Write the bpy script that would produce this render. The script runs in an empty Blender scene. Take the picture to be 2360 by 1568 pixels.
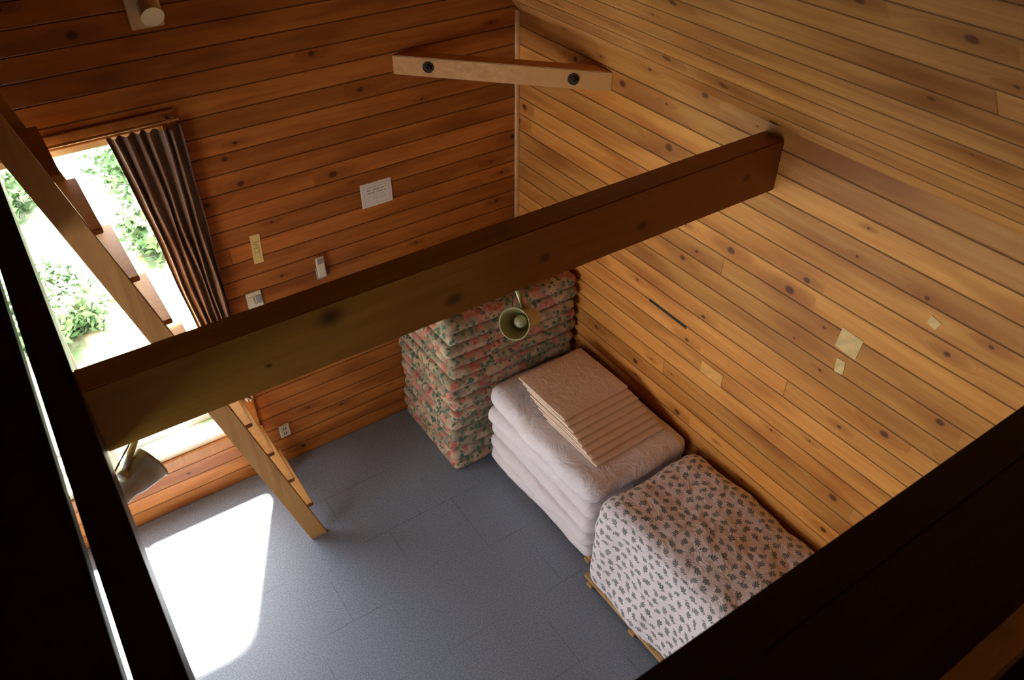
import bpy, bmesh, math, random
from mathutils import Vector, Matrix, noise, Euler
random.seed(7)
scene = bpy.context.scene
COL = scene.collection

# ------------------------------------------------------------------ node helper
class NT:
    def __init__(s, name):
        s.m = bpy.data.materials.new(name); s.m.use_nodes = True
        s.t = s.m.node_tree; s.b = s.t.nodes['Principled BSDF']; s.out = s.t.nodes['Material Output']
    def n(s, typ, **kw):
        nd = s.t.nodes.new(typ)
        for k, v in kw.items(): setattr(nd, k, v)
        return nd
    def put(s, sock, v):
        if isinstance(v, bpy.types.NodeSocket): s.t.links.new(v, sock)
        elif v is not None: sock.default_value = v
    def math(s, op, a, b=None, c=None, clamp=False):
        nd = s.n('ShaderNodeMath', operation=op, use_clamp=clamp)
        s.put(nd.inputs[0], a)
        if b is not None: s.put(nd.inputs[1], b)
        if c is not None: s.put(nd.inputs[2], c)
        return nd.outputs[0]
    def vmath(s, op, a, b=None):
        nd = s.n('ShaderNodeVectorMath', operation=op)
        s.put(nd.inputs[0], a)
        if b is not None: s.put(nd.inputs[1], b)
        return nd.outputs['Value'] if op in ('LENGTH', 'DOT_PRODUCT') else nd.outputs[0]
    def comb(s, x, y, z=0.0):
        nd = s.n('ShaderNodeCombineXYZ')
        s.put(nd.inputs[0], x); s.put(nd.inputs[1], y); s.put(nd.inputs[2], z)
        return nd.outputs[0]
    def sep(s, v):
        nd = s.n('ShaderNodeSeparateXYZ'); s.put(nd.inputs[0], v); return nd.outputs
    def noise(s, v, scale, detail=3, rough=0.5, dist=0.0):
        nd = s.n('ShaderNodeTexNoise'); s.put(nd.inputs['Vector'], v)
        nd.inputs['Scale'].default_value = scale; nd.inputs['Detail'].default_value = detail
        nd.inputs['Roughness'].default_value = rough; nd.inputs['Distortion'].default_value = dist
        return nd.outputs
    def vor(s, v, scale, rnd=1.0, feature='F1'):
        nd = s.n('ShaderNodeTexVoronoi', feature=feature); s.put(nd.inputs['Vector'], v)
        nd.inputs['Scale'].default_value = scale; nd.inputs['Randomness'].default_value = rnd
        return nd.outputs
    def white(s, v):
        nd = s.n('ShaderNodeTexWhiteNoise', noise_dimensions='3D'); s.put(nd.inputs['Vector'], v)
        return nd.outputs
    def mix(s, f, a, b, blend='MIX'):
        nd = s.n('ShaderNodeMix', data_type='RGBA', blend_type=blend)
        s.put(nd.inputs[0], f); s.put(nd.inputs[6], a if not isinstance(a, tuple) else (*a, 1)[:4])
        s.put(nd.inputs[7], b if not isinstance(b, tuple) else (*b, 1)[:4])
        return nd.outputs[2]
    def mapr(s, v, a, b, c=0.0, d=1.0):
        nd = s.n('ShaderNodeMapRange', interpolation_type='SMOOTHSTEP'); s.put(nd.inputs[0], v)
        for i, x in enumerate((a, b, c, d)): nd.inputs[i+1].default_value = x
        return nd.outputs[0]
    def base(s, c, rough=0.6, spec=0.3):
        s.put(s.b.inputs['Base Color'], c if not isinstance(c, tuple) else (*c, 1)[:4])
        s.put(s.b.inputs['Roughness'], rough); s.b.inputs['Specular IOR Level'].default_value = spec
    def bump(s, h, strength=0.3, dist=0.01):
        nd = s.n('ShaderNodeBump'); nd.inputs['Strength'].default_value = strength
        nd.inputs['Distance'].default_value = dist; s.put(nd.inputs['Height'], h)
        s.t.links.new(nd.outputs[0], s.b.inputs['Normal'])

def simple(name, c, rough=0.5, spec=0.3, metal=0.0, var=0.15, scale=20):
    m = NT(name)
    tc = m.n('ShaderNodeTexCoord').outputs['Object']
    f = m.noise(tc, scale, 3)[0]
    col = m.mix(m.mapr(f, 0.3, 0.7), tuple(x*(1-var) for x in c), tuple(min(1, x*(1+var)) for x in c))
    m.base(col, rough, spec); m.b.inputs['Metallic'].default_value = metal
    m.bump(f, 0.1, 0.002)
    return m.m

def planks(name, ca, cb, cdark, width=0.1, seed=0.0, rough=0.5, knotc=(0.085, 0.024, 0.006), kn=0.36, groovec=(0.05, 0.018, 0.005)):
    m = NT(name)
    uv = m.n('ShaderNodeUVMap', uv_map='UVMap').outputs[0]
    x, y, _ = m.sep(uv)
    v = m.math('DIVIDE', y, width)
    idx = m.math('FLOOR', v); fr = m.math('FRACT', v)
    r1 = m.white(m.comb(idx, seed, 3.1))
    L = 24.0
    us = m.math('ADD', m.math('DIVIDE', x, L), m.math('MULTIPLY', r1[0], 7.3))
    seg = m.math('FLOOR', us); ufr = m.math('FRACT', us)
    rid = m.white(m.comb(idx, seg, seed))
    off = m.math('MULTIPLY', rid[0], 37.0)
    gx = m.math('ADD', m.math('MULTIPLY', x, 1.1), off)
    # knots: one candidate per cell along each board, held inside the board width
    KL = 0.40
    kx = m.math('ADD', m.math('DIVIDE', x, KL), m.math('MULTIPLY', rid[0], 11.0))
    kc = m.math('FLOOR', kx)
    kr = m.white(m.comb(kc, idx, seed+1.7))
    k3 = m.sep(kr[1])
    on = m.math('LESS_THAN', kr[0], kn)
    dx = m.math('MULTIPLY', m.math('SUBTRACT', m.math('FRACT', kx), m.math('ADD', m.math('MULTIPLY', k3[0], 0.5), 0.25)), KL)
    dy = m.math('MULTIPLY', m.math('SUBTRACT', fr, m.math('ADD', m.math('MULTIPLY', k3[1], 0.6), 0.2)), width)
    rad = m.math('ADD', m.math('MULTIPLY', m.math('POWER', k3[2], 1.6), 0.020), 0.006)
    dist = m.vmath('LENGTH', m.comb(m.math('MULTIPLY', dx, 0.75), dy, 0))
    kd = m.math('DIVIDE', dist, rad)
    kd = m.math('ADD', kd, m.math('MULTIPLY', m.math('SUBTRACT', 1.0, on), 100.0))
    distl = m.math('DIVIDE', m.vmath('LENGTH', m.comb(m.math('MULTIPLY', dx, 0.28), dy, 0)), rad)
    distl = m.math('ADD', distl, m.math('MULTIPLY', m.math('SUBTRACT', 1.0, on), 100.0))
    halo = m.mapr(distl, 0.4, 3.4, 1.0, 0.0)
    core = m.mapr(kd, 0.5, 1.15, 1.0, 0.0)
    gy = m.math('ADD', m.math('MULTIPLY', y, 18.0), m.math('MULTIPLY', halo, 2.4))
    gn = m.noise(m.comb(gx, gy, off), 1.5, 4, 0.55, 0.6)[0]
    big = m.noise(m.comb(gx, m.math('MULTIPLY', y, 5.0), off), 1.1, 2)[0]
    col = m.mix(m.mapr(gn, 0.3, 0.72), ca, cb)
    col = m.mix(m.mapr(big, 0.42, 0.78), col, cdark)
    val = m.math('ADD', m.math('MULTIPLY', rid[0], 0.36), 0.80)
    col = m.mix(1.0, col, m.comb(val, val, val), 'MULTIPLY')
    col = m.mix(m.math('MULTIPLY', halo, 0.7), col, cdark)
    col = m.mix(m.math('MULTIPLY', core, 0.88), col, knotc)
    g = m.math('MINIMUM', fr, m.math('SUBTRACT', 1.0, fr))
    groove = m.mapr(g, 0.014, 0.045, 1.0, 0.0)
    ue = m.math('MINIMUM', ufr, m.math('SUBTRACT', 1.0, ufr))
    joint = m.mapr(ue, 0.00003, 0.00014, 1.0, 0.0)
    gm = m.math('MAXIMUM', groove, m.math('MULTIPLY', joint, 0.6))
    col = m.mix(m.math('MULTIPLY', gm, 0.8), col, groovec)
    m.base(col, m.math('ADD', m.math('MULTIPLY', gn, 0.15), rough), 0.3)
    h = m.math('ADD', m.math('SUBTRACT', 1.0, gm), m.math('MULTIPLY', gn, 0.04))
    m.bump(h, 0.6, 0.006)
    return m.m

def beamwood(name, ca, cb, cc, axis=0, rough=0.5, knots=True, kscale=1.6, seed=0.0, spec=0.3, explicit=None, light_tint=None):
    m = NT(name)
    tc = m.n('ShaderNodeTexCoord').outputs['Object']
    s = [22.0]*3; s[axis] = 1.2
    p = m.vmath('MULTIPLY', m.vmath('ADD', tc, (seed, seed*1.7, seed*.3)), tuple(s))
    gn = m.noise(p, 1.0, 5, 0.6, 0.8)[0]
    b = m.noise(m.vmath('ADD', tc, (seed, seed, seed)), 1.3, 2)[0]
    col = m.mix(m.mapr(gn, 0.3, 0.72), ca, cb)
    col = m.mix(m.mapr(b, 0.35, 0.7), col, cc)
    if light_tint:  # tint of incoming light painted into the wood colour along X
        x0, x1, lit_col = light_tint
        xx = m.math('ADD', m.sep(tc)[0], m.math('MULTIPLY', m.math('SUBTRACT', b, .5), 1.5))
        col = m.mix(m.math('MULTIPLY', m.mapr(xx, x0, x1, 1.0, 0.0), m.mapr(gn, 0.1, 0.7, 1.0, 0.65)), col, lit_col)
    if knots:
        vo = m.vor(m.vmath('ADD', tc, (seed*3.1, 0.4, 0.2)), kscale*2)
        cr = m.sep(vo['Color'])[0]
        rad = m.math('ADD', m.math('MULTIPLY', m.math('SUBTRACT', cr, 0.3, clamp=True), 0.16), 0.0005)
        kd = m.math('DIVIDE', vo['Distance'], rad)
        col = m.mix(m.mapr(kd, 0.6, 2.0, 0.75, 0.0), col, (0.05, 0.016, 0.006))
    for (kp, r) in (explicit or []):
        d = m.vmath('SUBTRACT', tc, kp)
        d = m.vmath('MULTIPLY', d, (0.7, 0.2, 1.0))
        dd = m.math('DIVIDE', m.math('ADD', m.vmath('LENGTH', d), m.math('MULTIPLY', gn, r*.7)), r)
        col = m.mix(m.mapr(dd, 0.5, 1.7, 0.85, 0.0), col, (0.055, 0.018, 0.006))
    m.base(col, rough, spec); m.bump(gn, 0.15, 0.003)
    return m.m

# ------------------------------------------------------------------ mesh helpers
def finish(name, me, mat, parent=None, loc=(0, 0, 0), rot=(0, 0, 0), smooth=False):
    ob = bpy.data.objects.new(name, me); COL.objects.link(ob)
    if mat is not None:
        for mm in (mat if isinstance(mat, list) else [mat]): me.materials.append(mm)
    ob.location = loc; ob.rotation_euler = rot
    if parent: ob.parent = parent
    if smooth:
        for p in me.polygons: p.use_smooth = True
    return ob

def empty(name, loc=(0, 0, 0), rot=(0, 0, 0), parent=None):
    e = bpy.data.objects.new(name, None); COL.objects.link(e); e.location = loc; e.rotation_euler = rot
    e.empty_display_size = 0.1
    if parent: e.parent = parent
    return e

def tag(ob, label, cat, group=None):
    ob["label"] = label; ob["category"] = cat
    if group: ob["group"] = group
    return ob

def struct(ob): ob["kind"] = "structure"; return ob

def bm_box(bm, lo, hi, M=None, bevel=0.0):
    c = [(lo[i]+hi[i])/2 for i in range(3)]; s = [abs(hi[i]-lo[i]) for i in range(3)]
    r = bmesh.ops.create_cube(bm, size=1.0)
    vs = r['verts']
    for v in vs: v.co = Vector((v.co.x*s[0]+c[0], v.co.y*s[1]+c[1], v.co.z*s[2]+c[2]))
    if bevel > 0:
        es = list({e for v in vs for e in v.link_edges})
        rb = bmesh.ops.bevel(bm, geom=es, offset=bevel, segments=2, affect='EDGES')
        vs = list({v for f in rb['faces'] for v in f.verts} | {v for v in vs if v.is_valid})
    if M is not None:
        for v in vs: v.co = M @ v.co
    return vs

def bm_cyl(bm, p0, p1, r0, r1=None, seg=20, caps=True):
    r1 = r0 if r1 is None else r1
    p0 = Vector(p0); p1 = Vector(p1); d = p1-p0
    M = Matrix.Translation((p0+p1)/2) @ d.to_track_quat('Z', 'Y').to_matrix().to_4x4()
    bmesh.ops.create_cone(bm, cap_ends=caps, segments=seg, radius1=r0, radius2=r1, depth=d.length, matrix=M)

def mesh_of(bm, name, uvf=None):
    bm.normal_update()
    if uvf:
        lay = bm.loops.layers.uv.new('UVMap')
        for f in bm.faces:
            for l in f.loops: l[lay].uv = uvf(l.vert.co, f.normal)
    me = bpy.data.meshes.new(name); bm.to_mesh(me); bm.free(); return me

def box(name, lo, hi, mat, parent=None, bevel=0.003, uvf=None, loc=(0, 0, 0), rot=(0, 0, 0)):
    bm = bmesh.new(); bm_box(bm, lo, hi, None, bevel)
    return finish(name, mesh_of(bm, name, uvf), mat, parent, loc, rot)

def boxes(name, lst, mat, parent=None, bevel=0.0, uvf=None, loc=(0, 0, 0), rot=(0, 0, 0)):
    bm = bmesh.new()
    for lo, hi in lst: bm_box(bm, lo, hi, None, bevel)
    return finish(name, mesh_of(bm, name, uvf), mat, parent, loc, rot)

def softmesh(name, sx, sy, sz, r, amp=0.006, freq=6.0, seed=0.0, step=0.04, flat=0.85, fn=None):
    h = (sx/2, sy/2, sz/2)
    def lin(hh):
        inner = hh-r
        L = [-hh, -hh+.12*r, -hh+.35*r, -hh+.65*r]
        n = max(2, int(2*inner/step))
        L += [-inner+2*inner*i/n for i in range(n+1)]
        L += [hh-.65*r, hh-.35*r, hh-.12*r, hh]
        return L
    A = [lin(x) for x in h]
    bm = bmesh.new(); lay = bm.loops.layers.uv.new('UVMap'); cache = {}
    def vert(p):
        k = tuple(round(q, 5) for q in p)
        if k in cache: return cache[k]
        P = Vector(p)
        inn = Vector([max(-(h[i]-r), min(h[i]-r, P[i])) for i in range(3)])
        d = P-inn
        nrm = d.normalized() if d.length > 1e-9 else Vector((0, 0, 1))
        Q = inn+nrm*r
        s = Vector((seed*7.1, seed*3.3, seed*5.7))
        a = noise.noise(Q*freq+s)*amp + noise.noise(Q*freq*2.7+s)*amp*.45
        a *= 1-flat*abs(nrm.z)
        Q = Q+nrm*a
        if fn: Q = fn(Q, nrm)
        v = bm.verts.new(Q); cache[k] = v; return v
    for ax in range(3):
        i, j = [(1, 2), (0, 2), (0, 1)][ax]
        for sgn in (-1, 1):
            for a in range(len(A[i])-1):
                for b in range(len(A[j])-1):
                    pts = []
                    for (ia, jb) in ((a, b), (a+1, b), (a+1, b+1), (a, b+1)):
                        p = [0, 0, 0]; p[ax] = sgn*h[ax]; p[i] = A[i][ia]; p[j] = A[j][jb]; pts.append(p)
                    flip = (sgn < 0) ^ (ax == 1)
                    if flip: pts.reverse()
                    f = bm.faces.new([vert(p) for p in pts]); f.smooth = True
                    for l, p in zip(f.loops, pts):
                        drop = h[2]-p[2]
                        if ax == 2: uv = (p[1], p[0])
                        elif ax == 0: uv = (p[1], p[0]+sgn*drop)
                        else: uv = (p[1]+sgn*drop, p[0])
                        l[lay].uv = uv
    me = bpy.data.meshes.new(name); bm.to_mesh(me); bm.free(); return me

# ------------------------------------------------------------------ materials
PW = 0.118
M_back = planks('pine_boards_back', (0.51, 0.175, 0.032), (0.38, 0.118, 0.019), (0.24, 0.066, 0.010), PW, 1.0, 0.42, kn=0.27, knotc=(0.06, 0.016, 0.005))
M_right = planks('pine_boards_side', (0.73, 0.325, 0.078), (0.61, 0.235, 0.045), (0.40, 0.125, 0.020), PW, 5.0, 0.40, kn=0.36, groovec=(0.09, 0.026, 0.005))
M_ceil = planks('pine_boards_ceiling', (0.66, 0.315, 0.095), (0.52, 0.215, 0.052), (0.30, 0.10, 0.020), 0.13, 9.0, 0.45, kn=0.36, groovec=(0.05, 0.017, 0.004))
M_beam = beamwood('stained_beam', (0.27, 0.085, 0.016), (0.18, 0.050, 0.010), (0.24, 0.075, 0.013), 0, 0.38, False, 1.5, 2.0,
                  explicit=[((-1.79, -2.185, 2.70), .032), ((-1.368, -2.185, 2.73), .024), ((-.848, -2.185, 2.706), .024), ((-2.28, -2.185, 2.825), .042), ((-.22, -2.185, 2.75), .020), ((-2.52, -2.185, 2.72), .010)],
                  light_tint=(-2.9, -1.2, (0.56, 0.36, 0.06)))  # green window light on the left end, painted as an olive gradient
M_dark = beamwood('dark_stained_timber', (0.035, 0.010, 0.005), (0.02, 0.006, 0.003), (0.03, 0.008, 0.004), 1, 0.45, False)
M_darkx = beamwood('dark_stained_timber_cross', (0.035, 0.010, 0.005), (0.02, 0.006, 0.003), (0.03, 0.008, 0.004), 0, 0.6, False)
M_pale = beamwood('pale_pine', (0.62, 0.36, 0.14), (0.50, 0.25, 0.085), (0.55, 0.29, 0.10), 0, 0.5, True, 1.6, 1.0)
M_ladder = beamwood('ladder_pine', (0.62, 0.34, 0.12), (0.46, 0.22, 0.07), (0.54, 0.28, 0.09), 2, 0.5, True, 2.5, 4.0)
M_trim = beamwood('window_casing_wood', (0.46, 0.19, 0.05), (0.34, 0.125, 0.03), (0.40, 0.155, 0.035), 2, 0.5, False)
M_cream = simple('cream_painted_frame', (0.74, 0.60, 0.40), 0.5, 0.3, 0, 0.05)
M_strip = simple('pale_corner_strip', (0.78, 0.50, 0.25), 0.5, 0.3, 0, 0.1)
M_iron = simple('dark_iron', (0.05, 0.03, 0.02), 0.7, 0.15, 0.0)
M_plate = simple('ivory_plastic', (0.76, 0.70, 0.52), 0.4, 0.4, 0, 0.04)
M_grey = simple('grey_plastic', (0.32, 0.33, 0.30), 0.4, 0.4, 0, 0.06)
M_tape = simple('cream_tape', (0.78, 0.54, 0.24), 0.6, 0.2, 0, 0.1)
M_patch = simple('light_wood_patch', (0.78, 0.40, 0.12), 0.5, 0.2, 0, 0.1)
M_lamp = simple('olive_enamel', (0.46, 0.42, 0.20), 0.35, 0.5, 0, 0.06)
M_lampw = simple('cream_enamel', (0.78, 0.75, 0.58), 0.35, 0.5, 0, 0.06)
M_bulb = simple('frosted_bulb', (0.50, 0.45, 0.25), 0.3, 0.5, 0, 0.02)
M_slot = simple('dark_slot', (0.03, 0.02, 0.015), 0.6)
M_pallet = simple('bed_base_pine', (0.50, 0.30, 0.12), 0.6, 0.3, 0, 0.15)

def carpet():
    m = NT('grey_blue_carpet')
    tc = m.n('ShaderNodeTexCoord').outputs['Object']
    f = m.noise(tc, 110, 4, 0.75)[0]; g = m.noise(tc, 1.1, 3)[0]
    col = m.mix(m.mapr(f, 0.35, 0.65), (0.120, 0.148, 0.192), (0.285, 0.33, 0.405))
    col = m.mix(m.math('MULTIPLY', m.mapr(g, 0.3, 0.75), 0.25), col, (0.16, 0.185, 0.225))
    x, y, z = m.sep(tc)
    def line(v, w):
        fr = m.math('FRACT', m.math('DIVIDE', v, w)); e = m.math('MINIMUM', fr, m.math('SUBTRACT', 1.0, fr))
        return m.mapr(e, 0.003, 0.008, 1.0, 0.0)
    row = m.math('FLOOR', m.math('DIVIDE', y, 0.5))
    xs = m.math('ADD', x, m.math('MULTIPLY', m.math('MODULO', row, 2.0), 0.25))
    s = m.math('MAXIMUM', line(y, 0.5), line(xs, 0.5))
    s = m.math('MULTIPLY', s, m.mapr(m.noise(tc, 2.3, 1)[0], 0.42, 0.6))
    col = m.mix(m.math('MULTIPLY', s, 0.45), col, (0.05, 0.058, 0.066))
    m.base(col, 0.42, 0.8); m.bump(f, 0.3, 0.003)
    return m.m
M_carpet = carpet()

def floral():
    m = NT('rose_floral_cotton')
    tc = m.n('ShaderNodeTexCoord').outputs['Object']
    info = m.n('ShaderNodeObjectInfo').outputs['Random']
    p = m.vmath('ADD', tc, m.comb(m.math('MULTIPLY', info, 9.0), m.math('MULTIPLY', info, 5.0), 0.0))
    n1 = m.noise(p, 14, 2, 0.5)[1]
    pd = m.vmath('ADD', p, m.vmath('MULTIPLY', n1, (0.06, 0.06, 0.06)))
    v1 = m.vor(pd, 12); c1 = m.sep(v1['Color'])
    v2 = m.vor(pd, 30); c2 = m.sep(v2['Color'])
    col = m.mix(m.mapr(m.noise(p, 9, 2)[0], 0.4, 0.6), (0.56, 0.41, 0.28), (0.32, 0.26, 0.17))
    leaf = m.math('MULTIPLY', m.mapr(c2[1], 0.32, 0.38), m.mapr(v2['Distance'], 0.35, 0.6, 1.0, 0.0))
    col = m.mix(leaf, col, (0.10, 0.165, 0.10))
    fl = m.math('MULTIPLY', m.mapr(c1[0], 0.40, 0.44), m.mapr(v1['Distance'], 0.36, 0.55, 1.0, 0.0))
    pet = m.mix(c2[2], (0.42, 0.08, 0.06), (0.64, 0.31, 0.24))
    col = m.mix(m.math('MULTIPLY', fl, .85), col, pet)
    m.base(col, 0.85, 0.15); m.bump(m.noise(p, 40, 3)[0], 0.3, 0.005)
    return m.m
M_floral = floral()

def cloth(name, ca, cb, wr=0.5, wscale=7, rough=0.85, spec=0.15):
    m = NT(name)
    tc = m.n('ShaderNodeTexCoord').outputs['Object']
    f = m.noise(tc, 5, 3)[0]
    w = m.noise(tc, wscale, 4, 0.6, 1.2)[0]
    m.base(m.mix(m.mapr(f, 0.3, 0.7), ca, cb), rough, spec)
    m.bump(w, wr, 0.03)
    return m.m
M_white = cloth('white_cotton', (0.76, 0.68, 0.69), (0.82, 0.75, 0.76), 0.5)
M_beige = cloth('beige_cotton', (0.76, 0.57, 0.43), (0.82, 0.63, 0.49), 0.25, 9)
M_curt = cloth('taupe_curtain_cloth', (0.16, 0.095, 0.067), (0.21, 0.13, 0.096), 0.2, 7, 0.5, 0.4)

def sprig():
    m = NT('leaf_sprig_cotton')
    uv = m.n('ShaderNodeUVMap', uv_map='UVMap').outputs[0]
    wob = m.noise(uv, 6, 2)[1]
    uv2 = m.vmath('ADD', uv, m.vmath('MULTIPLY', m.vmath('SUBTRACT', wob, (.5, .5, .5)), (0.06, 0.06, 0)))
    x, y, _ = m.sep(uv2)
    c = 0.070
    u = m.math('DIVIDE', x, c); v = m.math('DIVIDE', y, c*0.85)
    row = m.math('FLOOR', v)
    u = m.math('ADD', u, m.math('MULTIPLY', row, 0.5))
    rn = m.white(m.comb(m.math('FLOOR', u), row, 0))
    ci = rn[0]; j = m.sep(rn[1])
    lp = m.comb(m.math('SUBTRACT', m.math('FRACT', u), m.math('ADD', 0.42, m.math('MULTIPLY', j[0], .16))), m.math('SUBTRACT', m.math('FRACT', v), m.math('ADD', 0.42, m.math('MULTIPLY', j[1], .16))), 0)
    vr = m.n('ShaderNodeVectorRotate', rotation_type='Z_AXIS'); m.put(vr.inputs['Vector'], lp)
    m.put(vr.inputs['Angle'], m.math('ADD', m.math('MULTIPLY', ci, 1.6), m.math('MULTIPLY', m.math('MODULO', row, 2.0), 2.2)))
    lp = vr.outputs[0]
    mask = None
    for (ox, oy, ang, a, b) in [(0.0, -0.05, 84, .40, .032), (0.11, 0.20, 55, .17, .07), (-0.11, 0.24, 128, .17, .07), (0.14, 0.0, 38, .19, .07),
                               (-0.14, 0.05, 140, .19, .07), (0.02, 0.37, 85, .14, .065), (0.11, -0.22, 30, .14, .055)]:
        mp = m.n('ShaderNodeMapping', vector_type='TEXTURE'); m.put(mp.inputs[0], lp)
        mp.inputs['Location'].default_value = (ox, oy, 0); mp.inputs['Rotation'].default_value = (0, 0, math.radians(ang))
        mp.inputs['Scale'].default_value = (a, b, 1)
        d = m.mapr(m.vmath('LENGTH', mp.outputs[0]), 0.8, 1.25, 1.0, 0.0)
        mask = d if mask is None else m.math('MAXIMUM', mask, d)
    ink = m.mix(j[2], (0.065, 0.09, 0.09), (0.17, 0.20, 0.17))
    col = m.mix(m.math('MULTIPLY', mask, 0.88), (0.78, 0.69, 0.70), ink)
    m.base(col, 0.85, 0.15)
    m.bump(m.noise(uv, 8, 4, 0.55, 1.0)[0], 0.55, 0.035)
    return m.m
M_sprig = sprig()

def paper(name, base, ink, sx, sz, dens=0.5, border=False):
    m = NT(name)
    g = m.n('ShaderNodeTexCoord').outputs['Generated']
    x, y, z = m.sep(g)
    r = m.math('MULTIPLY', z, sz); rf = m.math('FRACT', r)
    row = m.mapr(m.math('ABSOLUTE', m.math('SUBTRACT', rf, 0.5)), 0.2, 0.3, 1.0, 0.0)
    ch = m.white(m.comb(m.math('FLOOR', m.math('MULTIPLY', x, sx)), m.math('FLOOR', r), 0))[0]
    on = m.math('GREATER_THAN', ch, 1-dens)
    inx = m.math('MULTIPLY', m.mapr(m.math('ABSOLUTE', m.math('SUBTRACT', x, 0.5)), 0.3, 0.33, 1, 0),
                 m.mapr(m.math('ABSOLUTE', m.math('SUBTRACT', z, 0.5)), 0.3, 0.33, 1, 0))
    mk = m.math('MULTIPLY', m.math('MULTIPLY', row, on), inx)
    if border:
        bx = m.math('MAXIMUM', m.math('ABSOLUTE', m.math('SUBTRACT', x, 0.5)), m.math('ABSOLUTE', m.math('SUBTRACT', z, 0.5)))
        br = m.mapr(m.math('ABSOLUTE', m.math('SUBTRACT', bx, 0.40)), 0.008, 0.016, 0.5, 0)
        mk = m.math('MAXIMUM', m.math('MULTIPLY', mk, m.mapr(z, 0.45, 0.6, 0.35, 1.0)), br)
    m.base(m.mix(m.math('MULTIPLY', mk, 0.55), base, ink), 0.6, 0.2)
    return m.m

def leafmat(name, a, b):
    m = NT(name)
    tc = m.n('ShaderNodeTexCoord').outputs['Object']
    m.base(m.mix(m.mapr(m.noise(tc, 4, 4)[0], 0.35, 0.65), a, b), 0.8, 0.1)
    return m.m
M_grass = leafmat('sunlit_grass', (0.12, 0.20, 0.09), (0.46, 0.50, 0.40))
M_leaf = leafmat('bush_leaves', (0.06, 0.13, 0.055), (0.17, 0.26, 0.14))
M_deck = simple('weathered_deck_board', (0.16, 0.14, 0.125), 0.7, 0.2, 0, 0.2, 4)

def glassmat():
    m = NT('window_glass')
    for nd in list(m.t.nodes):
        if nd != m.out: m.t.nodes.remove(nd)
    tr = m.n('ShaderNodeBsdfTransparent'); gl = m.n('ShaderNodeBsdfGlossy'); gl.inputs['Roughness'].default_value = 0.02
    mx = m.n('ShaderNodeMixShader'); mx.inputs[0].default_value = 0.04
    m.t.links.new(tr.outputs[0], mx.inputs[1]); m.t.links.new(gl.outputs[0], mx.inputs[2]); m.t.links.new(mx.outputs[0], m.out.inputs[0])
    return m.m
M_glass = glassmat()

# ------------------------------------------------------------------ room shell
XL, YF, EAVE = -6.14, -7.0, 2.93
RIDX = XL/2; SL = math.radians(50); RIDZ = EAVE + abs(RIDX)*math.tan(SL)
T = 0.1
WX0, WX1, WZ0, WZ1 = -3.95, -2.28, 0.47, 2.72   # main window opening
def uv_xz(co, n): return (co.x, co.z)
def uv_yz(co, n): return (co.y, co.z)

bm = bmesh.new()
for lo, hi in [((XL, 0, 0), (WX0, T, EAVE)), ((WX1, 0, 0), (0, T, EAVE)), ((WX0, 0, 0), (WX1, T, WZ0)), ((WX0, 0, WZ1), (WX1, T, EAVE))]:
    bm_box(bm, lo, hi)
def gable(bm, y0, y1):
    a = [bm.verts.new((x, y0, z)) for x, z in ((XL, EAVE), (0, EAVE), (RIDX, RIDZ))]
    b = [bm.verts.new((x, y1, z)) for x, z in ((XL, EAVE), (0, EAVE), (RIDX, RIDZ))]
    bm.faces.new(a); bm.faces.new(b[::-1])
    for i in range(3):
        j = (i+1) % 3; bm.faces.new((a[j], a[i], b[i], b[j]))
gable(bm, 0, T)
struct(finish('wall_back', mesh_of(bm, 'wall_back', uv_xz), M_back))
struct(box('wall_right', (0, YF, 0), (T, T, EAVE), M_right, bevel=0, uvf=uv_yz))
LZ0, LZ1, LY0, LY1 = 0.5, 2.3, -3.9, -1.5  # opening added in the unseen left wall, sized for the light it lets in
struct(boxes('wall_left', [((XL-T, YF, 0), (XL, LY0, EAVE)), ((XL-T, LY1, 0), (XL, T, EAVE)), ((XL-T, LY0, 0), (XL, LY1, LZ0)), ((XL-T, LY0, LZ1), (XL, LY1, EAVE))], M_right, uvf=uv_yz))
bm = bmesh.new(); bm_box(bm, (XL, YF-T, 0), (0, YF, EAVE)); gable(bm, YF-T, YF)
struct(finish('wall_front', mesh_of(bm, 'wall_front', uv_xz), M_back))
struct(box('floor', (XL-T, YF-T, -0.1), (T, T, 0), M_carpet, bevel=0))
bm = bmesh.new()
for (xe, sg) in ((0.0, 1), (XL, -1)):
    pts = []
    for y in (YF-T, T):
        for (x, z) in ((xe+sg*T, EAVE-T*math.tan(SL)), (RIDX, RIDZ)):
            for up in (0, 0.12): pts.append(bm.verts.new((x, y, z+up)))
    a0, a1, b0, b1, c0, c1, d0, d1 = pts
    for q in ((a0, b0, d0, c0), (a1, c1, d1, b1), (a0, a1, b1, b0), (c0, d0, d1, c1), (a0, c0, c1, a1), (b0, b1, d1, d0)): bm.faces.new(q)
bmesh.ops.recalc_face_normals(bm, faces=bm.faces)
struct(finish('ceiling', mesh_of(bm, 'ceiling', lambda co, n: (co.y, (abs(co.x-RIDX))/math.cos(SL))), M_ceil))
struct(box('trim_1', (-0.026, -0.026, 0), (0, 0, EAVE), M_strip, bevel=0.004))

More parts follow.
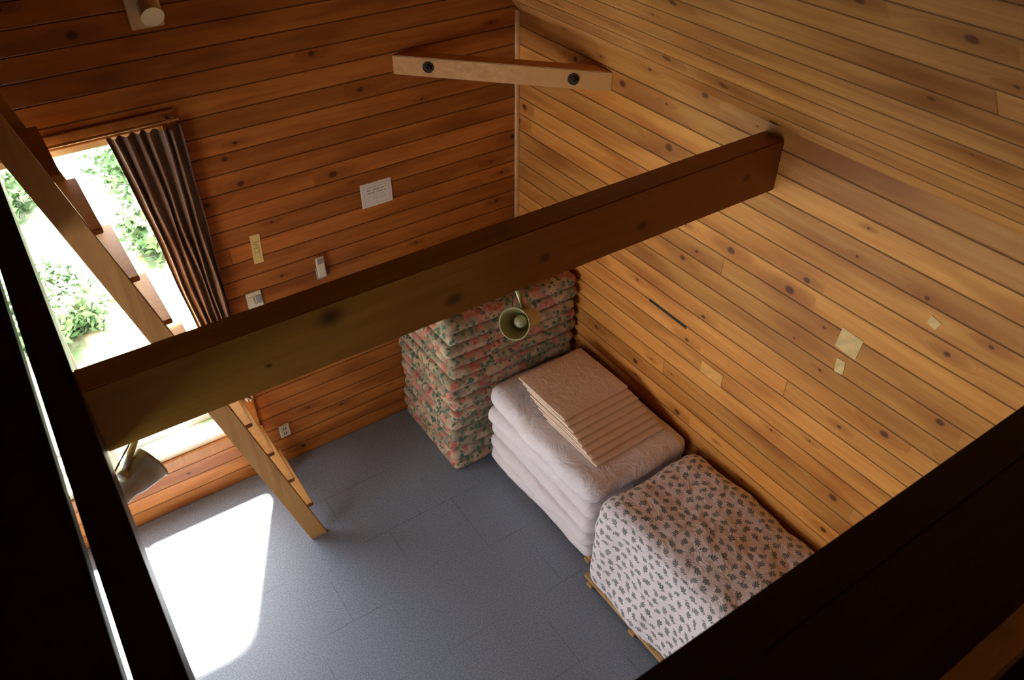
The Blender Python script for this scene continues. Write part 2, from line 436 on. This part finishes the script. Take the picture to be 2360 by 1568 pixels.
# main window
w = struct(empty('window_1', ((WX0+WX1)/2, 0, WZ0)))
def wl(p): return (p[0]-w.location.x, p[1], p[2]-w.location.z)
def wb(nm, lst, mat, bev=0.003):
    return boxes(nm, [(wl(a), wl(b)) for a, b in lst], mat, w, bev)
cw = 0.075
wb('window_casing', [((WX0-cw, -0.02, WZ1), (WX1+cw, 0, WZ1+cw)), ((WX0-cw, -0.02, WZ0-cw), (WX1+cw, 0, WZ0)),
                     ((WX0-cw, -0.02, WZ0), (WX0, 0, WZ1)), ((WX1, -0.02, WZ0), (WX1+cw, 0, WZ1))], M_trim)
wb('window_frame', [((WX0, 0.02, WZ1-.05), (WX1, 0.08, WZ1)), ((WX0, 0.0, WZ0), (WX1, 0.08, WZ0+.05)), ((WX0, 0.02, WZ0+.05), (WX0+.045, 0.08, WZ1-.05)),
                    ((WX1-.045, 0.02, WZ0+.05), (WX1, 0.08, WZ1-.05)), ((-3.16, 0.02, WZ0+.05), (-3.11, 0.08, WZ1-.05))], M_cream)
wb('window_pane', [((WX0+.045, 0.045, WZ0+.05), (-3.16, 0.05, WZ1-.05)), ((-3.11, 0.045, WZ0+.05), (WX1-.045, 0.05, WZ1-.05))], M_glass, 0)
w2 = struct(empty('added_window', (XL, (LY0+LY1)/2, LZ0)))  # unseen window, added to light the right wall, ceiling and floor
cy = (LY0+LY1)/2
boxes('window_frame', [((-.08, LY0-cy, 0), (0, LY1-cy, .05)), ((-.08, LY0-cy, LZ1-LZ0-.05), (0, LY1-cy, LZ1-LZ0)), ((-.08, LY0-cy, .05), (0, LY0-cy+.05, LZ1-LZ0-.05)),  # frame of the added, unseen window
                       ((-.08, LY1-cy-.05, .05), (0, LY1-cy, LZ1-LZ0-.05)), ((-.08, -.025, .05), (0, .025, LZ1-LZ0-.05))], M_cream, w2)

# ------------------------------------------------------------------ lofts and beams
ex = -3.07
tag(box('loft_edge_beam', (ex-.10, YF, 2.62), (ex, 0, 2.885), M_dark, bevel=0.006), "dark stained horizontal loft edge beam beside the ladder", "beam")
tag(box('loft_platform', (XL+.004, YF, 2.78), (ex-.118, 0, 2.86), M_dark, bevel=0.002), "dark stained boarded loft platform above the window side", "loft")
tag(box('loft_edge_beam', (ex, -3.90, 2.62), (0, -3.787, 2.90), M_darkx, bevel=0.006), "dark stained beam along the open edge of the viewing loft", "beam")
tag(box('loft_platform', (ex, YF, 2.80), (0, -3.90, 2.90), M_darkx, bevel=0.002), "dark stained loft platform overlooking the room", "loft")
tag(box('timber_batten', (-1.9, -4.215, 2.90), (0, -4.15, 2.95), M_pale, bevel=0.006), "pale knotty pine batten lying on the dark loft", "batten")
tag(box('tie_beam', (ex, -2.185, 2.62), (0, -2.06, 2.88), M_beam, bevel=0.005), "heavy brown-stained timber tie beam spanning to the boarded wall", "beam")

# corner brace with bolts
br = empty('corner_brace', (-0.455, -0.475, 2.70))
bm = bmesh.new()
pl = [(-0.911, 0), (0, -0.955), (0, -0.815), (-0.775, 0)]
lo = [bm.verts.new((x+.455, y+.475, 0)) for x, y in pl]; hi = [bm.verts.new((x+.455, y+.475, 0.115)) for x, y in pl]
bm.faces.new(lo); bm.faces.new(hi)
for i in range(4):
    j = (i+1) % 4; bm.faces.new((lo[i], lo[j], hi[j], hi[i]))
bmesh.ops.recalc_face_normals(bm, faces=bm.faces)
bmesh.ops.bevel(bm, geom=list(bm.edges), offset=0.004, segments=2, affect='EDGES')
finish('brace_timber', mesh_of(bm, 'brace_timber'), beamwood('brace_pine', (0.64, 0.33, 0.09), (0.48, 0.20, 0.05), (0.56, 0.26, 0.065), 0, 0.5, False), br)
tag(br, "diagonal pale pine corner brace with two dark iron bolts", "brace")
a = Vector((-0.911, 0, 0)); b = Vector((0, -0.955, 0)); nrm = Vector((-0.955, -0.911, 0)).normalized()
for t in (0.17, 0.83):
    p = a.lerp(b, t)+Vector((.455, .475, 0.06))
    bm = bmesh.new()
    bm_cyl(bm, p-nrm*.002, p+nrm*.006, 0.034, seg=24); bm_cyl(bm, p, p+nrm*.026, 0.022, seg=6); bm_cyl(bm, p, p+nrm*.04, 0.009, seg=12)
    finish('bolt', mesh_of(bm, 'bolt'), M_iron, br)

# ------------------------------------------------------------------ ladder
lad = empty('ladder', (-2.16, -0.45, 0))
tag(lad, "steep pine ladder with flat treads leading to the loft", "ladder")
ang = math.atan(0.269)
Llen = 3.25
def stringer(y):
    bm = bmesh.new()
    w2_ = 0.055
    pts = []
    for z in (0.0, Llen):
        for sx in (-w2_, w2_): pts.append((-0.269*z+sx/math.cos(ang), z))
    q = [pts[0], pts[1], pts[3], pts[2]]
    A = [bm.verts.new((x, y-.02, z)) for x, z in q]; B = [bm.verts.new((x, y+.02, z)) for x, z in q]
    bm.faces.new(A); bm.faces.new(B)
    for i in range(4):
        j = (i+1) % 4; bm.faces.new((A[i], A[j], B[j], B[i]))
    bmesh.ops.recalc_face_normals(bm, faces=bm.faces)
    bmesh.ops.bevel(bm, geom=list(bm.edges), offset=0.004, segments=2, affect='EDGES')
    return finish('stringer', mesh_of(bm, 'stringer'), M_ladder, lad)
stringer(-0.31); stringer(0.31)
for i in range(10):
    z = 0.29*(i+1)
    cx = -0.269*z
    box('tread', (cx-.045, -0.29, z-.015), (cx+.095, 0.29, z+.015), M_ladder, lad, 0.004)

# ------------------------------------------------------------------ curtain
def curtain():
    cu = empty('curtain', (-2.36, -0.055, 0.75)); tag(cu, "taupe pleated curtain bunched at the window edge", "curtain")
    bm = bmesh.new(); NS, NTt = 170, 80; rows = []
    top, bot = 2.73, 0.76
    for j in range(NTt+1):
        t = j/NTt; z = top+(bot-top)*t; row = []
        wd = 0.37-0.18*min(1, t*1.35)**0.9
        for i in range(NS+1):
            s = i/NS
            ph = s*2*math.pi*6.5 + 1.1*noise.noise(Vector((s*3, t*1.5, 1.0)))*3
            amp = 0.024+0.012*noise.noise(Vector((s*4, t*3, 5)))
            x = -2.195-0.015*t - wd*s + 0.014*noise.noise(Vector((s*6, t*5, 9)))
            y = -0.055 + amp*math.sin(ph)
            y = max(-.098, min(-.024, y))
            zz = z - 0.05*(1-t)*(0.5+0.5*math.sin(s*9))*(s < .6)*0.4
            if s < .45: # slack swags near the gathered edge
                y -= .012*max(0, math.sin((t*16-s*9)))*(1-s/.45)
            row.append(bm.verts.new((x+2.36, y+0.055, zz-.75)))
        rows.append(row)
    for j in range(NTt):
        for i in range(NS):
            f = bm.faces.new((rows[j][i], rows[j][i+1], rows[j+1][i+1], rows[j+1][i])); f.smooth = True
    finish('curtain_cloth', mesh_of(bm, 'curtain_cloth'), M_curt, cu)
curtain()
rail = empty('curtain_rail', (-3.0, -0.055, 2.755)); tag(rail, "thin dark curtain rail fixed above the window", "curtain rail")
bm = bmesh.new(); bm_cyl(bm, (-.95, 0, 0), (.80, 0, 0), 0.007)
for x in (-.95, .80): bmesh.ops.create_uvsphere(bm, u_segments=12, v_segments=8, radius=.010, matrix=Matrix.Translation((x, 0, 0)))
finish('rod', mesh_of(bm, 'rod'), M_trim, rail)
for x in (-.8, .75):
    box('bracket', (x-.01, -.010, -.010), (x+.01, .035, .010), M_trim, rail, 0.002)

# ------------------------------------------------------------------ spotlights
def spot(loc_mount, face, centre, label, mat, k=1.0):
    o = empty('spotlight', loc_mount); tag(o, label, "lamp")
    L = Vector(loc_mount); C = Vector(centre)-L; d = Vector(face).normalized()
    bm = bmesh.new(); bm_box(bm, (-.04, -.03, -.014), (.04, .03, 0), None, .004)
    finish('mount_plate', mesh_of(bm, 'mount_plate'), M_plate, o)
    back = C-d*.07*k
    top = back+Vector((0, 0, .05))
    bm = bmesh.new(); bm_cyl(bm, (0, 0, -.012), top, .011, seg=14)
    bm_cyl(bm, top, back, .011, seg=14); bmesh.ops.create_uvsphere(bm, u_segments=14, v_segments=10, radius=.020, matrix=Matrix.Translation(top))
    finish('arm', mesh_of(bm, 'arm'), mat, o, smooth=True)
    q = d.to_track_quat('Z', 'Y').to_matrix()
    prof = [(0.0, -.165), (.030, -.165), (.037, -.155), (.040, -.075), (.050, -.05), (.058, -.01), (.064, .03), (.067, .034), (.064, .038), (.060, .034), (.054, -.005), (.046, -.02), (.044, -.03), (.036, -.045), (.0, -.055)]
    bm = bmesh.new(); N = 36; rings = []
    for r, z in prof:
        r *= k; z *= k
        rings.append([bm.verts.new(C+q @ Vector((r*math.cos(2*math.pi*j/N), r*math.sin(2*math.pi*j/N), z))) for j in range(N)])
    for a_, b_ in zip(rings, rings[1:]):
        for j in range(N):
            f = bm.faces.new((a_[j], a_[(j+1) % N], b_[(j+1) % N], b_[j])); f.smooth = True
    bmesh.ops.remove_doubles(bm, verts=bm.verts, dist=1e-5)
    bmesh.ops.recalc_face_normals(bm, faces=bm.faces)
    finish('lamp_shade', mesh_of(bm, 'lamp_shade'), mat, o)
    bm = bmesh.new(); bmesh.ops.create_uvsphere(bm, u_segments=20, v_segments=14, radius=.026*k, matrix=Matrix.Translation(C-d*.024*k))
    finish('bulb', mesh_of(bm, 'bulb'), M_bulb, o, smooth=True)
    bm = bmesh.new(); pr = None
    for j in range(13):
        t = j/12; p = Vector((0, .01, -.012)).lerp(C-d*.16*k, t)+Vector((-0.05*math.sin(math.pi*t), .0, -.04*math.sin(math.pi*t)))
        if pr is not None: bm_cyl(bm, pr, p, .003, seg=8)
        pr = p
    finish('power_cord', mesh_of(bm, 'power_cord'), M_iron, o)
spot((-1.47, -2.13, 2.62), (-.80, -.46, .45), (-1.505, -2.20, 2.475), "olive enamel spotlight clamped under the tie beam, round open shade", M_lamp, 1.05)
spot((-2.97, -2.13, 2.62), (.80, .40, .15), (-2.995, -2.20, 2.51), "cream spotlight with black cord under the tie beam end", M_lampw, 1.0)

wlm = empty('wall_lamp', (-2.2, 0, 3.30)); tag(wlm, "small whitish wall lamp fitting high on the boarded wall", "lamp")
bm = bmesh.new(); bm_box(bm, (-.09, -.015, -.09), (.07, 0, .1), None, .004); finish('back_plate', mesh_of(bm, 'bp'), M_cream, wlm)
bm = bmesh.new(); bm_cyl(bm, (0, -.015, .03), (0, -.06, .03), .02); bm_cyl(bm, (0, -.05, .03), (.0, -.13, -.01), .045, .055, 24)
finish('lamp_shade', mesh_of(bm, 'ls'), M_plate, wlm)

# ------------------------------------------------------------------ small wall things
M_sign = paper('notice_print', (0.84, 0.78, 0.66), (0.12, 0.1, 0.1), 20, 8, 0.7, True)
sg = empty('wall_notice', (-1.11, 0, 1.96)); tag(sg, "small white printed notice with a thin border", "sign")
bm = bmesh.new(); bm_box(bm, (-.11, -.006, -.085), (.11, 0, .085), None, .002)
finish('paper_sheet', mesh_of(bm, 'ps'), M_sign, sg)
tag(box('paper_sticker', (-.030, -.003, -.10), (.030, 0, .10), paper('sticker_print', (0.78, 0.60, 0.22), (0.25, 0.16, 0.06), 3, 14, 0.7), bevel=0, loc=(-1.943, 0, 1.827), rot=(0, .05, 0)),
    "narrow yellowish paper sticker with small writing on boards", "sticker")
rm = empty('remote_control', (-1.57, 0, 1.56)); tag(rm, "grey wall-mounted remote control in its holder", "remote control")
box('holder', (-.035, -.022, -.085), (.035, 0, .0), M_grey, rm, .004)
box('body', (-.028, -.030, -.07), (.028, -.008, .085), M_plate, rm, .005)
box('screen', (-.02, -.032, .035), (.02, -.029, .072), M_grey, rm, .001)
sw = empty('light_switch', (-2.03, 0, 1.48)); tag(sw, "ivory light switch plate on the boarded wall", "switch")
box('plate', (-.05, -.01, -.06), (.05, 0, .06), M_plate, sw, .004)
for x in (-.022, .022): box('rocker', (x-.016, -.016, -.03), (x+.016, -.009, .03), M_grey if x > 0 else M_plate, sw, .002)
so = empty('power_socket', (-2.048, 0, .308)); tag(so, "ivory power socket plate low on the boarded wall", "socket")
box('plate', (-.038, -.01, -.06), (.038, 0, .06), M_plate, so, .004)
for z in (-.022, .022):
    boxes('outlet', [((-.010, -.013, z-.008), (-.006, -.0095, z+.008)), ((.006, -.013, z-.008), (.010, -.0095, z+.008))], M_slot, so)

def rp(name, yc, zc, dy, dz, mat, label, cat, th=.003, rot=0):
    o = box(name, (-th, -dy/2, -dz/2), (0, dy/2, dz/2), mat, bevel=0, loc=(0, yc, zc), rot=(rot, 0, 0)); tag(o, label, cat); return o
rp('wall_slot', -1.635, 1.53, .33, .018, M_slot, "thin dark slot cut along a wall board", "slot", rot=.03)
rp('tape_patch', -2.80, 2.08, .12, .12, M_tape, "cream square of masking tape stuck on boards", "tape", rot=.08)
rp('tape_patch', -2.793, 1.93, .05, .08, M_tape, "small cream strip of masking tape on boards", "tape", rot=-.1)
rp('tape_patch', -3.126, 2.414, .05, .045, M_tape, "tiny torn piece of cream tape on boards", "tape", rot=.3)
rp('wood_patch', -2.05, 1.342, .17, .085, M_patch, "lighter replaced piece of wall board", "wood patch")

# ------------------------------------------------------------------ bedding
H_L = 0.095
for i in range(14):
    me = softmesh('folded_floral_futon', 1.06, 0.79, H_L, 0.047, 0.016, 5.0, i+1.0, 0.04, 0.99)
    o = finish('folded_floral_futon', me, M_floral, None, (-0.555+random.uniform(-.02, .01), -0.415+random.uniform(-.008, .006), H_L/2+i*(H_L+.0022)), (0, 0, random.uniform(-.02, .02)))
    tag(o, "folded rose-floral futon in a tall stack in the corner", "futon", "floral futons stacked in the corner")

def bedbase(y0, y1, xl, label):
    xc = xl/2-.01; o = empty('bed_base', (xc, (y0+y1)/2, 0)); tag(o, label, "bed base"); hy = (y1-y0)/2; hx = -xl/2-.01
    boxes('frame', [((-hx, -hy, .03), (-hx+.04, hy, .06)), ((hx-.04, -hy, .03), (hx, hy, .06)), ((-hx+.04, -hy, .03), (hx-.04, -hy+.04, .06)), ((-hx+.04, hy-.04, .03), (hx-.04, hy, .06))], M_pallet, o, .003)
    n = int((y1-y0-.1)/.1)
    boxes('slats', [((-hx+.01, -hy+.01+k*.1, .06), (hx-.01, -hy+.075+k*.1, .070)) for k in range(n+1)], M_pallet, o, .002)
    for sx in (-hx-.012, hx-.05):
        for sy in (-hy+.04, .12, hy-.09): box('foot', (sx, sy, 0), (sx+.05, sy+.05, .03), M_pallet, o, .003)
bedbase(-2.03, -.87, -.77, "low slatted pine bed base under the white futons")
bedbase(-3.3, -2.06, -.875, "low slatted pine bed base under the sprig-patterned bedding")

zz = .078
hs = [.12, .13, .14, .14, .165]
for i, hh in enumerate(hs):
    def wf(Q, n, i=i):
        Q.x -= .015*math.sin(Q.y*3+i*2)*max(0, -n.x); return Q
    me = softmesh('folded_white_futon', .82+.012*(i % 2), 1.15+.02*(i == 4), hh, hh*.47, 0.026, 3.6, 20+i, 0.045, 0.97, wf)
    o = finish('folded_white_futon', me, M_white, None, (-.428+random.uniform(-.008, .002), -1.44+random.uniform(-.01, .01), zz+hh/2), (0, 0, random.uniform(-.012, .012)))
    tag(o, "thick folded white futon stacked on a low bed base", "futon", "white futons on the bed base"); zz += hh+.002
zt = zz
for i in range(8):
    hh = .014
    me = softmesh('folded_sheet', .57-.004*i, .50, hh, .006, .002, 8, 40+i, .05, .9)
    o = finish('folded_sheet', me, M_beige, None, (-.415+random.uniform(-.006, .006), -1.27-.35+.05*i, zt+.002+hh/2+i*(hh+.0008)), (0, 0, random.uniform(-.012, .012)+.02))
    tag(o, "folded beige cotton sheet fanned in a neat pile", "sheet", "beige sheets on the futon stack")

def drape(Q, n):
    t = max(0.0, min(1.0, (.36-Q.z)/.70))
    if Q.x < 0: Q.x -= .11*t*min(1, -Q.x/.3) + .02*math.sin(Q.y*14)*t*max(0, -n.x)
    if Q.z > 0: Q.z -= .04*max(0, (-Q.x-.1))
    return Q
me = softmesh('bedspread', .79, 1.23, .69, .10, .030, 3.2, 77, .03, .35, drape)
o = finish('sprig_bedspread', me, M_sprig, None, (-.420, -2.685, .085+.345))
tag(o, "white bedspread with grey-green leaf sprigs over a bedding pile", "bedspread")

# ------------------------------------------------------------------ outside
g = struct(box('floor_outside', (-30, T+.02, -.7), (30, 40, -.6), M_grass, bevel=0))
def bush(x, y, s, sd):
    bm = bmesh.new(); rg = random.Random(int(sd*10))
    bmesh.ops.create_icosphere(bm, subdivisions=4, radius=1.0)
    def rr(n): return 1+.35*noise.noise(n*2+Vector((sd, 0, 0)))+.25*noise.noise(n*6+Vector((sd, 3, 0)))
    for v in bm.verts:
        n = v.co.normalized(); v.co = n*rr(n)*s*.72
        v.co.z = max(v.co.z*.8, -s*.55)
    for k in range(2600):
        n = Vector((rg.gauss(0, 1), rg.gauss(0, 1), rg.gauss(0, 1))).normalized()
        p = n*rr(n)*s*rg.uniform(.68, 1.08); p.z = max(p.z*.8, -s*.5)
        a = Vector((rg.gauss(0, 1), rg.gauss(0, 1), rg.gauss(0, .6))).normalized(); b = a.cross(n+Vector((0, 0, .3)))
        if b.length < .01: continue
        b.normalize(); L_ = rg.uniform(.035, .075); W_ = L_*.4
        bm.faces.new([bm.verts.new(p-a*L_), bm.verts.new(p+b*W_), bm.verts.new(p+a*L_), bm.verts.new(p-b*W_)])
    o = finish('bush', mesh_of(bm, 'bush'), M_leaf, None, (x, y, -.6+s*.55))
    tag(o, "leafy green bush in bright sunshine outside the window", "bush")
for k, (x, y, s) in enumerate([(-3.25, 3.6, .5), (-1.7, 4.7, .55), (-1.4, 6.4, .8), (-3.6, 6.6, .8), (-2.4, 9.2, 1.1), (-5.9, 5.0, .8)]): bush(x, y, s, k*3.7+1)
tag(boxes('deck_board', [((-3.6, 1.45, -.6), (-2.0, 1.62, -.52)), ((-3.6, 1.66, -.6), (-2.0, 1.83, -.52))], M_deck, bevel=.01), "weathered grey deck boards outside the window", "deck")

# ------------------------------------------------------------------ light
wd = bpy.data.worlds.new('World'); scene.world = wd; wd.use_nodes = True
bg = wd.node_tree.nodes['Background']; bg.inputs[0].default_value = (0.93, 0.96, 1.0, 1); bg.inputs[1].default_value = 9.0
sun = bpy.data.lights.new('Sun', 'SUN'); sun.energy = 95; sun.angle = math.radians(7); sun.color = (1, .96, .88)
so_ = bpy.data.objects.new('Sun', sun); COL.objects.link(so_)
so_.rotation_euler = Vector((-.03, -.46, -1)).to_track_quat('-Z', 'Y').to_euler()
so_.location = (0, 5, 8)
for nm, loc, d, sx, sy in (('portal_back', ((WX0+WX1)/2, .09, (WZ0+WZ1)/2), (0, -1, 0), WX1-WX0, WZ1-WZ0), ('portal_left', (XL-.09, (LY0+LY1)/2, (LZ0+LZ1)/2), (1, 0, 0), LY1-LY0, LZ1-LZ0)):
    al = bpy.data.lights.new(nm, 'AREA'); al.shape = 'RECTANGLE'; al.size = sx; al.size_y = sy; al.cycles.is_portal = True
    ao = bpy.data.objects.new(nm, al); COL.objects.link(ao); ao.location = loc
    ao.rotation_euler = Vector(d).to_track_quat('-Z', 'Z').to_euler()

scene.view_settings.view_transform = 'Standard'
scene.view_settings.look = 'None'
scene.view_settings.exposure = 0.12

cam = bpy.data.cameras.new('Camera'); co_ = bpy.data.objects.new('Camera', cam); COL.objects.link(co_)
co_.location = (-2.992, -4.352, 4.5); co_.rotation_euler = (math.radians(51), 0, math.radians(-34.1))
cam.sensor_width = 36; cam.lens = 28.22; cam.clip_start = 0.02
cam.dof.use_dof = True; cam.dof.focus_distance = 4.4; cam.dof.aperture_fstop = 3.5
scene.camera = co_
